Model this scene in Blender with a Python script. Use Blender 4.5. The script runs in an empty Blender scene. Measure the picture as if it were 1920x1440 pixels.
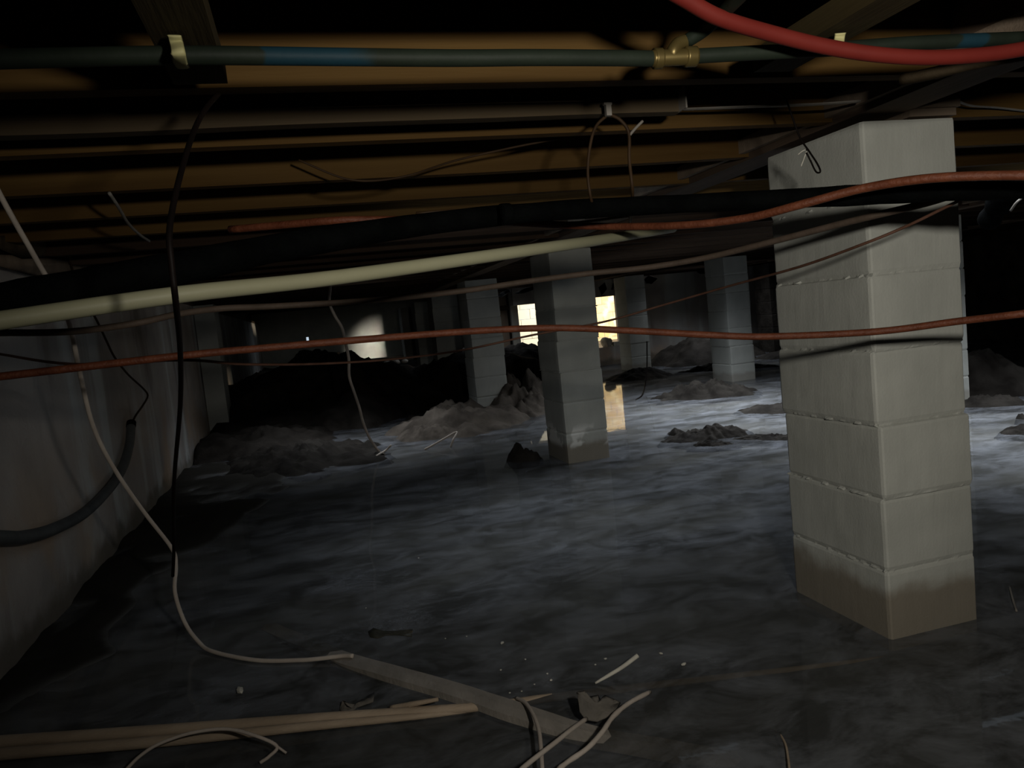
import bpy, bmesh, math, random
from mathutils import Vector, noise, Matrix

# ------------------------------------------------------------------ helpers
S = bpy.context.scene
C = S.collection
R = random.Random(7)

def nz(x, y, z=0.0, s=1.0, o=0.0):
    return noise.noise(Vector((x * s + o, y * s - o * 0.7, z * s + o * 0.31)))

def fbm(x, y, z=0.0, s=1.0, o=0.0, n=4):
    v, a = 0.0, 1.0
    for i in range(n):
        v += a * nz(x, y, z, s, o + i * 13.1); a *= 0.5; s *= 2.1
    return v

def sstep(a, b, x):
    t = max(0.0, min(1.0, (x - a) / (b - a))); return t * t * (3 - 2 * t)

def tag(o, label, cat, group=None, kind=None):
    o['label'] = label; o['category'] = cat
    if group: o['group'] = group
    if kind: o['kind'] = kind
    return o

def thing(name, loc, label, cat, group=None):
    o = bpy.data.objects.new(name, None); C.objects.link(o)
    o.empty_display_size = 0.1; o.location = loc
    return tag(o, label, cat, group)

def obj(name, verts, faces, mat, parent=None, smooth=False):
    me = bpy.data.meshes.new(name)
    me.from_pydata([tuple(v) for v in verts], [], faces); me.update()
    bm = bmesh.new(); bm.from_mesh(me)
    bmesh.ops.recalc_face_normals(bm, faces=bm.faces); bm.to_mesh(me); bm.free()
    if smooth:
        for p in me.polygons: p.use_smooth = True
    o = bpy.data.objects.new(name, me); C.objects.link(o)
    for m in (mat if isinstance(mat, (list, tuple)) else [mat]): me.materials.append(m)
    if parent: o.parent = parent
    return o

class MB:
    def __init__(s): s.v = []; s.f = []
    def box(s, x0, x1, y0, y1, z0, z1):
        b = len(s.v)
        s.v += [(x, y, z) for z in (z0, z1) for y in (y0, y1) for x in (x0, x1)]
        s.f += [tuple(b + i for i in q) for q in ((0,1,3,2),(4,6,7,5),(0,4,5,1),(2,3,7,6),(0,2,6,4),(1,5,7,3))]
        return s
    def tube(s, pts, r, seg=10, sub=6, flat=1.0, jit=0.0, ext=(0, 0)):
        pts = [Vector(p) for p in pts]      # ext: how far each end runs on past its last point
        if ext[0]: pts.insert(0, pts[0] + (pts[0] - pts[1]).normalized() * ext[0])
        if ext[1]: pts.append(pts[-1] + (pts[-1] - pts[-2]).normalized() * ext[1])
        P = spline(pts, sub); n = len(P)
        up = Vector((0.13, 0.21, 1)).normalized(); b = len(s.v)
        side = None
        for i, p in enumerate(P):
            t = (P[min(i + 1, n - 1)] - P[max(i - 1, 0)]).normalized()
            if side is None:
                side = t.cross(up)
                if side.length < 0.1: side = t.cross(Vector((1, 0, 0)))
            side = (side - t * side.dot(t)).normalized()
            w = side.cross(t).normalized()
            rr = r
            if isinstance(r, (list, tuple)):
                q = i / (n - 1) * (len(r) - 1); q0 = min(int(q), len(r) - 2); rr = r[q0] + (r[q0 + 1] - r[q0]) * (q - q0)
            rr *= 1 + jit * nz(i * .37, r if not isinstance(r, (list, tuple)) else 0, 0, 1)
            for k in range(seg):
                a = 2 * math.pi * k / seg
                s.v.append(p + side * (math.cos(a) * rr) + w * (math.sin(a) * rr * flat))
        for i in range(n - 1):
            for k in range(seg):
                k2 = (k + 1) % seg
                s.f.append((b + i*seg + k, b + i*seg + k2, b + (i+1)*seg + k2, b + (i+1)*seg + k))
        s.f.append(tuple(b + k for k in range(seg))); s.f.append(tuple(b + (n-1)*seg + k for k in range(seg)))
        return s
    def out(s, name, mat, parent=None, smooth=False):
        return obj(name, s.v, s.f, mat, parent, smooth)

def spline(pts, sub):
    P = [Vector(p) for p in pts]
    if len(P) < 3: return [P[0].lerp(P[-1], k / sub) for k in range(sub + 1)]
    Q = [P[0] * 2 - P[1]] + P + [P[-1] * 2 - P[-2]]; out = []
    for i in range(1, len(Q) - 2):
        a, b, c, d = Q[i-1], Q[i], Q[i+1], Q[i+2]
        for k in range(sub):
            t = k / sub
            out.append(0.5 * ((2*b) + (c - a)*t + (2*a - 5*b + 4*c - d)*t*t + (3*b - a - 3*c + d)*t**3))
    out.append(P[-1]); return out

def tube(name, pts, r, mat, label=None, cat=None, group=None, parent=None, **k):
    o = MB().tube(pts, r, **k).out(name, mat, parent, True)
    if label: tag(o, label, cat, group)
    return o

# ------------------------------------------------------------------ materials
def mat(name, c1, c2=None, scale=8.0, rough=0.8, bump=0.0, bscale=60.0, stretch=(1,1,1), spec=0.3, detail=5.0, ramp=(0.35,0.68), metal=0.0):
    m = bpy.data.materials.new(name); m.use_nodes = True
    nt = m.node_tree; N = nt.nodes; L = nt.links
    b = N['Principled BSDF']; b.inputs['Roughness'].default_value = rough
    b.inputs['Specular IOR Level'].default_value = spec; b.inputs['Metallic'].default_value = metal
    tc = N.new('ShaderNodeTexCoord'); mp = N.new('ShaderNodeMapping'); mp.inputs['Scale'].default_value = stretch
    L.new(tc.outputs['Object'], mp.inputs['Vector'])
    t = N.new('ShaderNodeTexNoise'); t.inputs['Scale'].default_value = scale; t.inputs['Detail'].default_value = detail
    L.new(mp.outputs['Vector'], t.inputs['Vector'])
    r = N.new('ShaderNodeValToRGB'); r.color_ramp.elements[0].position = ramp[0]; r.color_ramp.elements[1].position = ramp[1]
    r.color_ramp.elements[0].color = (*c1, 1); r.color_ramp.elements[1].color = (*(c2 or c1), 1)
    L.new(t.outputs['Fac'], r.inputs['Fac']); L.new(r.outputs['Color'], b.inputs['Base Color'])
    if bump:
        t2 = N.new('ShaderNodeTexNoise'); t2.inputs['Scale'].default_value = bscale; t2.inputs['Detail'].default_value = 6
        L.new(mp.outputs['Vector'], t2.inputs['Vector'])
        bp = N.new('ShaderNodeBump'); bp.inputs['Strength'].default_value = bump; bp.inputs['Distance'].default_value = 0.01
        L.new(t2.outputs['Fac'], bp.inputs['Height']); L.new(bp.outputs['Normal'], b.inputs['Normal'])
    m['col'] = 1
    return m

def over(m, fac_fn, color):
    """mix a further colour over the base colour; fac_fn(nt, coords) returns a factor socket"""
    nt = m.node_tree; N = nt.nodes; L = nt.links; b = N['Principled BSDF']
    src = b.inputs['Base Color'].links[0].from_socket
    mx = N.new('ShaderNodeMix'); mx.data_type = 'RGBA'
    tc = N.new('ShaderNodeTexCoord')
    L.new(fac_fn(nt, tc.outputs['Object']), mx.inputs[0])
    L.new(src, mx.inputs[6]); mx.inputs[7].default_value = (*color, 1)
    L.new(mx.outputs[2], b.inputs['Base Color'])

def f_math(nt, op, a, b=None, clamp=False):
    n = nt.nodes.new('ShaderNodeMath'); n.operation = op; n.use_clamp = clamp
    for i, s in enumerate((a, b)):
        if s is None: continue
        if isinstance(s, (int, float)): n.inputs[i].default_value = s
        else: nt.links.new(s, n.inputs[i])
    return n.outputs[0]

def f_noise(nt, co, scale, detail=4, stretch=None, rgh=.5, dist=0.0):
    if stretch:
        mp = nt.nodes.new('ShaderNodeMapping'); mp.inputs['Scale'].default_value = stretch
        nt.links.new(co, mp.inputs['Vector']); co = mp.outputs['Vector']
    t = nt.nodes.new('ShaderNodeTexNoise'); t.inputs['Scale'].default_value = scale; t.inputs['Detail'].default_value = detail
    t.inputs['Roughness'].default_value = rgh; t.inputs['Distortion'].default_value = dist
    nt.links.new(co, t.inputs['Vector']); return t.outputs['Fac']

def f_z(nt, co):
    n = nt.nodes.new('ShaderNodeSeparateXYZ'); nt.links.new(co, n.inputs[0]); return n.outputs[2]

def f_range(nt, v, a, b):
    n = nt.nodes.new('ShaderNodeMapRange'); n.interpolation_type = 'SMOOTHSTEP'
    n.inputs[1].default_value = a; n.inputs[2].default_value = b
    nt.links.new(v, n.inputs[0]); return n.outputs[0]

def pier_mat(name, wet, strength, white):
    m = mat(name, (.37,.377,.345), (.44,.447,.41), 5, .85, .10, 140, spec=.2)
    def band(nt, co):     # damp tide line with a ragged upper edge
        z = f_math(nt, 'ADD', f_z(nt, co), f_math(nt, 'MULTIPLY', f_noise(nt, co, 9, 6), -.11))
        return f_math(nt, 'MULTIPLY', f_math(nt, 'SUBTRACT', 1.0, f_range(nt, z, wet - .055 - .045, wet - .055 + .02)), strength)
    over(m, band, (.16,.13,.092))
    if white:
        def eff(nt, co):  # salt bloom above the tide line
            n = f_range(nt, f_noise(nt, co, 5.5, 3), .5, .56)
            z = f_z(nt, co)
            return f_math(nt, 'MULTIPLY', n, f_math(nt, 'MULTIPLY', f_range(nt, z, .08, .13), f_math(nt, 'SUBTRACT', 1.0, f_range(nt, z, .2, .26))))
        over(m, eff, (.66,.66,.62))
    return m

M = {}
M['pier'] = pier_mat('grey_block_damp', .15, .8, False)
M['pier_salt'] = pier_mat('grey_block_salt', .14, .75, True)
M['pier_far'] = pier_mat('grey_block_far', .10, .5, False)
M['wall'] = mat('dirty_concrete', (0.29,0.261,0.2392), (0.4495,0.4132,0.377), 1.6, .9, .35, 60, spec=.15)
over(M['wall'], lambda nt, co: f_math(nt, 'MULTIPLY', f_range(nt, f_noise(nt, co, 1.0, 4, (3, 3, .35)), .50, .64), .8), (.52,.54,.52))
over(M['wall'], lambda nt, co: f_math(nt, 'MULTIPLY', f_range(nt, f_noise(nt, co, 1.3, 4, (2, 2, .6)), .55, .7), .6), (.13,.105,.09))
over(M['wall'], lambda nt, co: f_math(nt, 'MULTIPLY', f_range(nt, f_noise(nt, co, 1.7, 3, (1, 1, 1)), .5, .66), f_math(nt, 'SUBTRACT', .75, f_range(nt, f_z(nt, co), .25, 1.0))), (.40,.29,.20))
over(M['wall'], lambda nt, co: f_math(nt, 'MULTIPLY', f_math(nt, 'SUBTRACT', 1.0, f_range(nt, f_math(nt, 'ADD', f_z(nt, co), f_math(nt, 'MULTIPLY', f_noise(nt, co, 6), -.2)), -.05, .05)), .7), (.09,.075,.05))
M['wall_pale'] = mat('pale_block', (.36,.35,.31), (.46,.45,.40), 3, .9, .2, 60)
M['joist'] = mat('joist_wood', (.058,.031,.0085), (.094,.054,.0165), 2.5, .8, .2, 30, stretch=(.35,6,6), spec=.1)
M['joist_dark'] = mat('shaded_joist_wood', (.022,.013,.008), (.042,.026,.016), 2.5, .85, .2, 30, stretch=(.35,6,6), spec=.1)  # far-row copy of the joist wood, with shade put into its colour
M['beam'] = mat('brown_beam_wood', (0.0595,0.0406,0.028), (0.098,0.07,0.0504), 2.5, .8, .25, 30, stretch=(6,.35,6), spec=.15)
M['block'] = mat('brown_shim_wood', (0.119,0.091,0.0665), (0.175,0.133,0.098), 2, .8, .2, 30, stretch=(.5,6,6), spec=.15)
M['hung'] = mat('hung_board_wood', (.03,.021,.012), (.06,.044,.026), 2.5, .8, .2, 30, stretch=(.35,6,6), spec=.1)
M['runner'] = mat('olive_board', (0.0221,0.0156,0.0052), (0.0325,0.02392,0.00884), 2.5, .8, .2, 30, stretch=(6,.35,6), spec=.15)
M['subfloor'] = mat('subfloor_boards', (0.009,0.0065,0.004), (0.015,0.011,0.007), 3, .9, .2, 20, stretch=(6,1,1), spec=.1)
M['bluepipe'] = mat('painted_pipe', (.007,.010,.007), (.013,.018,.012), 6, .6, .1, 40, spec=.12)
def _paint(nt, co):
    n = nt.nodes.new('ShaderNodeSeparateXYZ'); nt.links.new(co, n.inputs[0])
    x = f_math(nt, 'ADD', n.outputs[0], f_math(nt, 'MULTIPLY', f_noise(nt, co, 30, 3), .05))
    a = f_math(nt, 'MULTIPLY', f_range(nt, x, .01, .02), f_math(nt, 'SUBTRACT', 1.0, f_range(nt, x, .13, .17)))
    b = f_math(nt, 'MULTIPLY', f_range(nt, x, 1.10, 1.11), f_math(nt, 'SUBTRACT', 1.0, f_range(nt, x, 1.15, 1.16)))
    return f_math(nt, 'ADD', a, b, True)
over(M['bluepipe'], _paint, (.006,.022,.032))
M['brass'] = mat('brass', (0.0864,0.0624,0.0192), (0.1104,0.0816,0.0288), 12, .4, 0, metal=.6)
M['strap'] = mat('yellowed_strap', (0.275,0.253,0.11), (0.33,0.308,0.154), 20, .6)
M['red'] = mat('red_tube', (0.0891,0.00924,0.0066), (0.1023,0.01155,0.00825), 14, .6, spec=.15)
M['orange'] = mat('orange_cord', (0.084,0.02184,0.0084), (0.1218,0.0357,0.01512), 30, .6, .3, 120)
M['rust'] = mat('rusty_brown_pipe', (0.07,0.031,0.0175), (0.105,0.05,0.0325), 20, .7, .2, 90)
M['rustdim'] = mat('dull_brown_pipe', (0.06,0.0425,0.03), (0.085,0.06,0.045), 20, .7, .2, 90)
M['black'] = mat('black_foam', (.0012,.0014,.0014), (.0024,.0028,.0028), 20, .85, .4, 120, spec=.02)
M['white'] = mat('cream_pipe', (.215,.21,.135), (.255,.25,.165), 3, .5, .06, 40, spec=.2)
M['whitewire'] = mat('dirty_white_cable', (0.4062,0.3493,0.3007), (0.4875,0.4307,0.3737), 14, .6, .15, 100)
M['blackwire'] = mat('black_cable', (.0035,.0022,.0018), (.006,.0035,.003), 14, .6, spec=.1)
M['brownwire'] = mat('brown_wire', (.026,.014,.006), (.042,.024,.011), 14, .6, spec=.15)
M['greyhose'] = mat('grey_conduit', (.062,.066,.066), (.085,.09,.09), 14, .6, .1, 60)
M['sheath'] = mat('pale_flat_cable', (0.168,0.152,0.132), (0.208,0.192,0.168), 14, .6)
M['board'] = mat('grey_wet_board', (0.2016,0.1824,0.1574), (0.2974,0.2688,0.2342), 5, .7, .25, 40, stretch=(3,1,1))
M['batten'] = mat('tan_batten', (0.2839,0.2188,0.1539), (0.3903,0.3076,0.2247), 4, .7, .25, 50, stretch=(1,5,5))
M['chip'] = mat('pale_chip', (0.4347,0.414,0.3622), (0.5692,0.5485,0.4761), 30, .8)
M['bluebox'] = mat('blue_carton_card', (.01,.03,.07), (.016,.045,.10), 6, .7)
M['rag'] = mat('grey_leaf', (0.09375,0.08625,0.075), (0.1406,0.1266,0.1078), 20, .85, .4, 60)
M['leafd'] = mat('dark_wet_leaf', (0.0264,0.0264,0.0176), (0.044,0.0396,0.0264), 20, .5, .3, 60)
M['foil'] = mat('torn_foil', (.75,.76,.78), (.9,.9,.92), 14, .35, .5, 40, spec=.5)
M['mud'] = mat('wet_mud', (0.0084,0.0072,0.006), (0.0276,0.0246,0.021), 5, .9, .8, 22, spec=.06)
M['dirt'] = mat('dry_dirt', (0.04,0.0336,0.0272), (0.104,0.088,0.072), 5, .9, .8, 25, spec=.06)
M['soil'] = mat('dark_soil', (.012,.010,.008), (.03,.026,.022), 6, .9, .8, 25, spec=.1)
M['sand'] = mat('white_yard_block', (.70,.68,.60), (.78,.76,.68), 3, .9, .2, 30)
M['stone'] = mat('grey_stone', (.2,.18,.15), (.32,.29,.25), 6, .9, .5, 20)
M['ply'] = mat('brown_panel', (.24,.18,.13), (.30,.23,.17), 2, .8)
# silt on the flooded floor: dark mud with drifts of pale blue-grey silt
M['silt'] = mat('flooded_silt', (.10,.10,.098), (.20,.20,.20), 1.6, .9, .5, 14, stretch=(.7,1.6,1), spec=.1, detail=9, ramp=(.38,.62))
over(M['silt'], lambda nt, co: f_math(nt, 'MULTIPLY', f_range(nt, f_noise(nt, co, 2.6, 8, (.6,1.8,1)), .55, .66), .55), (.22,.218,.21))
over(M['silt'], lambda nt, co: f_math(nt, 'MULTIPLY', f_range(nt, f_noise(nt, co, .9, 7, (.7,1.3,1)), .55, .66), .6), (.055,.051,.038))
def _bank(nt, co):
    n = nt.nodes.new('ShaderNodeSeparateXYZ'); nt.links.new(co, n.inputs[0])
    return f_range(nt, n.outputs[2], -.012, .012)
over(M['silt'], _bank, (.022,.02,.016))

def water_mat():
    m = bpy.data.materials.new('murky_water'); m.use_nodes = True
    nt = m.node_tree; N = nt.nodes; L = nt.links; N.clear()
    out = N.new('ShaderNodeOutputMaterial')
    tr = N.new('ShaderNodeBsdfTransparent'); tr.inputs[0].default_value = (.86,.85,.80,1)
    df = N.new('ShaderNodeBsdfDiffuse'); rp = N.new('ShaderNodeValToRGB'); rp.color_ramp.elements[0].position = .41; rp.color_ramp.elements[1].position = .61; rp.color_ramp.elements[0].color = (.066,.069,.071,1); rp.color_ramp.elements[1].color = (.225,.238,.262,1)
    gl = N.new('ShaderNodeBsdfGlossy'); gl.inputs['Roughness'].default_value = .03
    tc = N.new('ShaderNodeTexCoord')
    m1 = N.new('ShaderNodeMixShader')
    L.new(f_noise(nt, tc.outputs['Object'], 4.6, 14, (.9,1.25,1), .72, .5), rp.inputs[0]); L.new(rp.outputs[0], df.inputs[0])
    f1 = f_range(nt, f_noise(nt, tc.outputs['Object'], 1.8, 8, (.7,1.7,1)), .36, .7)
    L.new(f_math(nt, 'ADD', .3, f_math(nt, 'MULTIPLY', f1, .35)), m1.inputs[0])
    L.new(tr.outputs[0], m1.inputs[1]); L.new(df.outputs[0], m1.inputs[2])
    fr = N.new('ShaderNodeFresnel'); fr.inputs['IOR'].default_value = 1.333
    bp = N.new('ShaderNodeBump'); bp.inputs['Strength'].default_value = .035; bp.inputs['Distance'].default_value = .01
    L.new(f_noise(nt, tc.outputs['Object'], 9, 3), bp.inputs['Height'])
    L.new(bp.outputs[0], gl.inputs['Normal'])
    m2 = N.new('ShaderNodeMixShader'); L.new(f_math(nt, 'MULTIPLY', fr.outputs[0], .5), m2.inputs[0])
    L.new(m1.outputs[0], m2.inputs[1]); L.new(gl.outputs[0], m2.inputs[2])
    L.new(m2.outputs[0], out.inputs[0])
    return m
M['water'] = water_mat()

def brick_mat():
    m = bpy.data.materials.new('tan_yard_brick'); m.use_nodes = True
    nt = m.node_tree; b = nt.nodes['Principled BSDF']; b.inputs['Roughness'].default_value = .9
    tc = nt.nodes.new('ShaderNodeTexCoord'); mp = nt.nodes.new('ShaderNodeMapping'); mp.inputs['Rotation'].default_value = (math.pi/2, 0, 0)
    nt.links.new(tc.outputs['Object'], mp.inputs[0])
    t = nt.nodes.new('ShaderNodeTexBrick'); t.inputs['Scale'].default_value = 1
    t.inputs['Color1'].default_value = (.62,.42,.20,1); t.inputs['Color2'].default_value = (.78,.62,.36,1); t.inputs['Mortar'].default_value = (.30,.25,.19,1)
    t.inputs['Brick Width'].default_value = .23; t.inputs['Row Height'].default_value = .17; t.inputs['Mortar Size'].default_value = .008
    nt.links.new(mp.outputs[0], t.inputs[0])
    mx = nt.nodes.new('ShaderNodeMix'); mx.data_type = 'RGBA'
    nt.links.new(f_range(nt, f_noise(nt, tc.outputs['Object'], 6, 5), .45, .7), mx.inputs[0]); nt.links.new(t.outputs[0], mx.inputs[6]); mx.inputs[7].default_value = (.85,.74,.5,1)
    nt.links.new(mx.outputs[2], b.inputs['Base Color'])
    return m
M['brick'] = brick_mat()

def struct(name, mb, m, label=None):
    o = mb.out(name, m); o['kind'] = 'structure'
    if label: o['label'] = label
    return o

# ------------------------------------------------------------------ camera
cd = bpy.data.cameras.new('camera'); cam = bpy.data.objects.new('camera', cd); C.objects.link(cam)
cd.sensor_width = 36.0; cd.lens = 1442.0 * 36.0 / 1920.0; cd.clip_start = .02; cd.clip_end = 200
cam.matrix_world = Matrix(((0.960076,0.120855,-0.252285,0.000000),(-0.260626,0.058808,-0.963647,0.000000),(-0.101625,0.990927,0.087958,0.980000),(0,0,0,1)))
S.camera = cam

# ------------------------------------------------------------------ the crawl space shell
LX, RX, BY, FY, CZ = -1.04, 9.0, 12.0, 19.8, 1.645
# floor: flooded silt, rising to a muddy bank along the block wall
nx, ny = 190, 250; vs, fs = [], []
for j in range(ny + 1):
    y = -1.6 + (FY + 2.0) * (j / ny) ** 1.7
    for i in range(nx + 1):
        x = LX - .1 + (RX + 1.4) * (i / nx) ** 1.25
        z = -.035 + .012 * fbm(x, y, 0, 1.1, 3)
        wl = -.72 + .13 * nz(y, 0, 0, 1.3, 5) + .10 * nz(y, 0, 0, 4.1, 9) + .55 * sstep(3.4, 5.2, y) * (1 - sstep(6.0, 7.0, y)) - .12 * sstep(2.9, 2.3, y)
        k = sstep(wl + .10, wl - .18, x)
        z += k * (.05 + .03 * fbm(x, y, 0, 3.5, 21))
        z = max(z, -.08)
        if y > BY: z += .30 * sstep(BY, BY + .6, y)
        vs.append((x, y, z))
for j in range(ny):
    for i in range(nx):
        a = j * (nx + 1) + i; fs.append((a, a + 1, a + nx + 2, a + nx + 1))
fl = obj('floor', vs, fs, M['silt'], smooth=True); fl['kind'] = 'structure'
nz0 = MB(); nz0.v = [(LX, -1.5, 0), (RX, -1.5, 0), (RX, BY, 0), (LX, BY, 0)]; nz0.f = [(0, 1, 2, 3)]
w = nz0.out('flood_water', M['water'])
tag(w, 'shallow murky water covering the silty floor between the piers', 'water', kind='stuff')

# openings made up in the boards overhead, each with an added lamp (x0, x1, y0, y1, power, spread)
GAPS = ((2.70, 4.30, 4.40, 7.05, 56, 119), (3.30, 5.70, 2.70, 3.95, 38, 113), (.45, 2.20, 2.80, 4.05, 3.6, 96), (-.10, .80, 6.15, 7.2, 8, 104),
        (5.3, 6.7, 9.7, 10.7, 10, 132), (1.9, 3.2, 10.9, 11.8, 4, 128), (.0, .8, 16.6, 17.6, 1.0, 135))
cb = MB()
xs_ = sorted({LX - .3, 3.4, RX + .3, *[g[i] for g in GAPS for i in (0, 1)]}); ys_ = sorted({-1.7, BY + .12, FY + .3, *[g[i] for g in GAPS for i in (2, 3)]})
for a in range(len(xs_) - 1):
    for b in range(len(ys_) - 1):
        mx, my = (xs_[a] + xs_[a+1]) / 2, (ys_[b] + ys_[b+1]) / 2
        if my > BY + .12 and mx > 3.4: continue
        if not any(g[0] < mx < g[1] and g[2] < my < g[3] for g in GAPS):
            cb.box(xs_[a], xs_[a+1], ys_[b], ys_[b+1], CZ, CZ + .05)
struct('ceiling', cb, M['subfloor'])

def grid_wall(x, y0, y1, z0, z1, stepy, stepz, th):
    """wall skin in the plane X = x with faint uneven blockwork, thick behind"""
    m = MB(); ny_, nz_ = int((y1 - y0) / stepy), int((z1 - z0) / stepz)
    for j in range(nz_ + 1):
        for i in range(ny_ + 1):
            yy = y0 + (y1 - y0) * i / ny_; zz = z0 + (z1 - z0) * j / nz_
            jr = abs(((zz + .01) / .2) % 1 - .5) * 2; jv = abs((yy / .4 + .5 * (int((zz + .01) / .2) % 2)) % 1 - .5) * 2
            d = -.004 * (sstep(.9, 1, jr) + sstep(.95, 1, jv))
            m.v.append((x + d + .006 * fbm(yy, zz, 0, 1.5, 8), yy, zz))
    for j in range(nz_):
        for i in range(ny_):
            a = j * (ny_ + 1) + i; m.f.append((a, a + 1, a + ny_ + 2, a + ny_ + 1))
    m.box(x - th, x - .03, y0, y1, z0, z1)
    return m
struct('wall_left', grid_wall(LX, -1.5, FY, -.12, 1.40, .07, .04, .25), M['wall'])
struct('trim_2', MB().box(LX - .20, LX - .145, -1.5, FY, 1.40, CZ), M['beam'])
struct('trim_1', MB().box(LX - .16, LX + .012, -1.5, FY, 1.40, 1.438), M['beam'])
# pilaster standing against the block wall
pl = MB().box(LX + .008, LX + .20, 8.3, 8.72, -.1, 1.40).out('block_pilaster', M['pier_far'])
tag(pl, 'narrow dark block pilaster standing against the long stained concrete wall', 'pilaster')
# wall at the back right, its doorway and the far wall of the rear bay
mbk = MB()
for lo, hi in ((5.12, RX + .2),): mbk.box(lo, hi, BY, BY + .2, -.12, CZ)
mbk.box(3.30, 5.12, BY, BY + .2, 1.14, CZ)
mbk.box(3.30, 5.12, BY, BY + .2, -.12, .30)
struct('wall_back', mbk, M['wall'])
struct('wall_inner', MB().box(3.3, 3.42, BY + .2, 16.9, -.12, CZ).box(3.3, 3.42, 16.9, 18.1, 1.3, CZ).box(3.3, 3.42, 16.9, 18.1, -.12, .45).box(3.3, 3.42, 18.1, FY, -.12, CZ), M['wall_pale'])
vx0, vx1, vz0, vz1 = .05, .11, .84, .97
struct('wall_far', MB().box(LX - .3, vx0, FY, FY + .2, -.12, CZ).box(vx1, 3.42, FY, FY + .2, -.12, CZ).box(vx0, vx1, FY, FY + .2, -.12, vz0).box(vx0, vx1, FY, FY + .2, vz1, CZ), M['wall_pale'])
# wall on the far side
struct('wall_right', MB().box(RX, RX + .2, -1.5, BY + .2, -.12, CZ), M['soil'])  # near-black soil colour stands in for the shade on this wall
struct('wall_front', MB().box(LX - .2, RX + .2, -1.7, -1.5, -.12, CZ), M['wall'])
# yard beyond the doorway
struct('ground_yard', MB().box(3.4, 14, BY + .2, 22, -.05, .28), M['dirt'])
yw = MB()
for k in range(10):
    for q in range(5):
        yw.box(3.45 + q * .4 + .2 * (k % 2) + .004, 3.45 + q * .4 + .4 + .2 * (k % 2) - .004, 15.0, 15.2, .28 + k * .2 + .004, .28 + k * .2 + .196)
o = yw.out('yard_wall', M['sand']); o['kind'] = 'structure'; o['label'] = 'sunlit white block wall in the yard'
struct('yard_house_wall', MB().box(5.45, 13, 14.9, 15.1, .28, 3.2), M['brick'], 'sunlit tan brick wall seen through the doorway')

# ------------------------------------------------------------------ joists, girders, boards overhead
JZ0, JZ1 = 1.408, CZ
def joist_label(k):
    return {0: 'rough floor joist crossing over the red tube, closest of the rows overhead',
            1: 'bright yellow floor joist just behind the blue-green water pipe',
            2: 'brown floor joist in the next row behind the brass pipe fitting',
            3: 'tan floor joist behind the white clip and hanging wire loop',
            4: 'tan floor joist crossed by the thin drooping cord',
            5: 'tan floor joist just above the black foam covered pipe'}.get(k, 'dim brown floor joist in the far rows above the cream pipe')
jy = [0.995, 1.405, 1.815, 2.235, 2.655]
jy += [3.07 + .413 * i for i in range(22)]
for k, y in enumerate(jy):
    m = MB(); xs = 40; x0, x1 = LX - .14, RX
    for i in range(xs + 1):
        x = x0 + (x1 - x0) * i / xs
        wv = .006 * nz(x, k * 3.3, 0, .8) ; zz = .006 * nz(x, k * 5.1, 4, .6) if k < 8 else 0
        for (dy, dz) in ((0, 0), (0, 1), (.038, 1), (.038, 0)):
            m.v.append((x, y + dy + wv, (JZ1 - .002) if dz else JZ0 + zz + (.03 if x < LX else 0)))
    for i in range(xs):
        for a in range(4):
            b = (a + 1) % 4; m.f.append((i*4+a, i*4+b, (i+1)*4+b, (i+1)*4+a))
    m.f += [(0,1,2,3), tuple(xs*4 + q for q in (0,1,2,3))]
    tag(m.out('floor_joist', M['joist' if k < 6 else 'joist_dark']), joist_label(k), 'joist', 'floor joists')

def girder(xa, xb, label, wdt=.14):
    t = thing('girder_beam', (xa, 0, 1.39), label, 'beam', 'girders over the piers')
    m = MB(); n = 30
    for i in range(n + 1):
        y = -1.4 + (BY + 1.4) * i / n; x = (xb - xa) * (y - 1.7) / 9
        for (dx, z) in ((0, .012), (wdt, .012), (wdt, .245), (0, .245)): m.v.append((x + dx, y, z))
    for i in range(n):
        for a in range(4):
            b = (a + 1) % 4; m.f.append((i*4+a, i*4+b, (i+1)*4+b, (i+1)*4+a))
    m.f += [(0,1,2,3), tuple(n*4 + q for q in (0,1,2,3))]
    m.out('beam_body', M['beam'], t)
    m2 = MB().box(-.022, 0, -1.4, BY, .03, .075); m2.out('ledger_strip', M['block'], t)
    return t
girder(1.435, 1.66, 'brown girder beam running from the big block pier back over the middle pier')
girder(4.42, 4.55, 'brown girder beam over the pier row farther from the stained wall')
girder(7.0, 7.0, 'dark girder beam above the black recess beside the back wall')

def runner(x, y1, label):
    o = MB().box(x, x + .074, -1.4, y1, 1.364, 1.4015).out('ceiling_board', M['runner']); tag(o, label, 'board', 'flat boards under the joists'); return o
runner(-.137, 1.235, 'olive brown flat board under the joists holding the plain end of the blue-green pipe')
runner(.822, 1.235, 'olive brown flat board under the joists behind the red tube')

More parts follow.
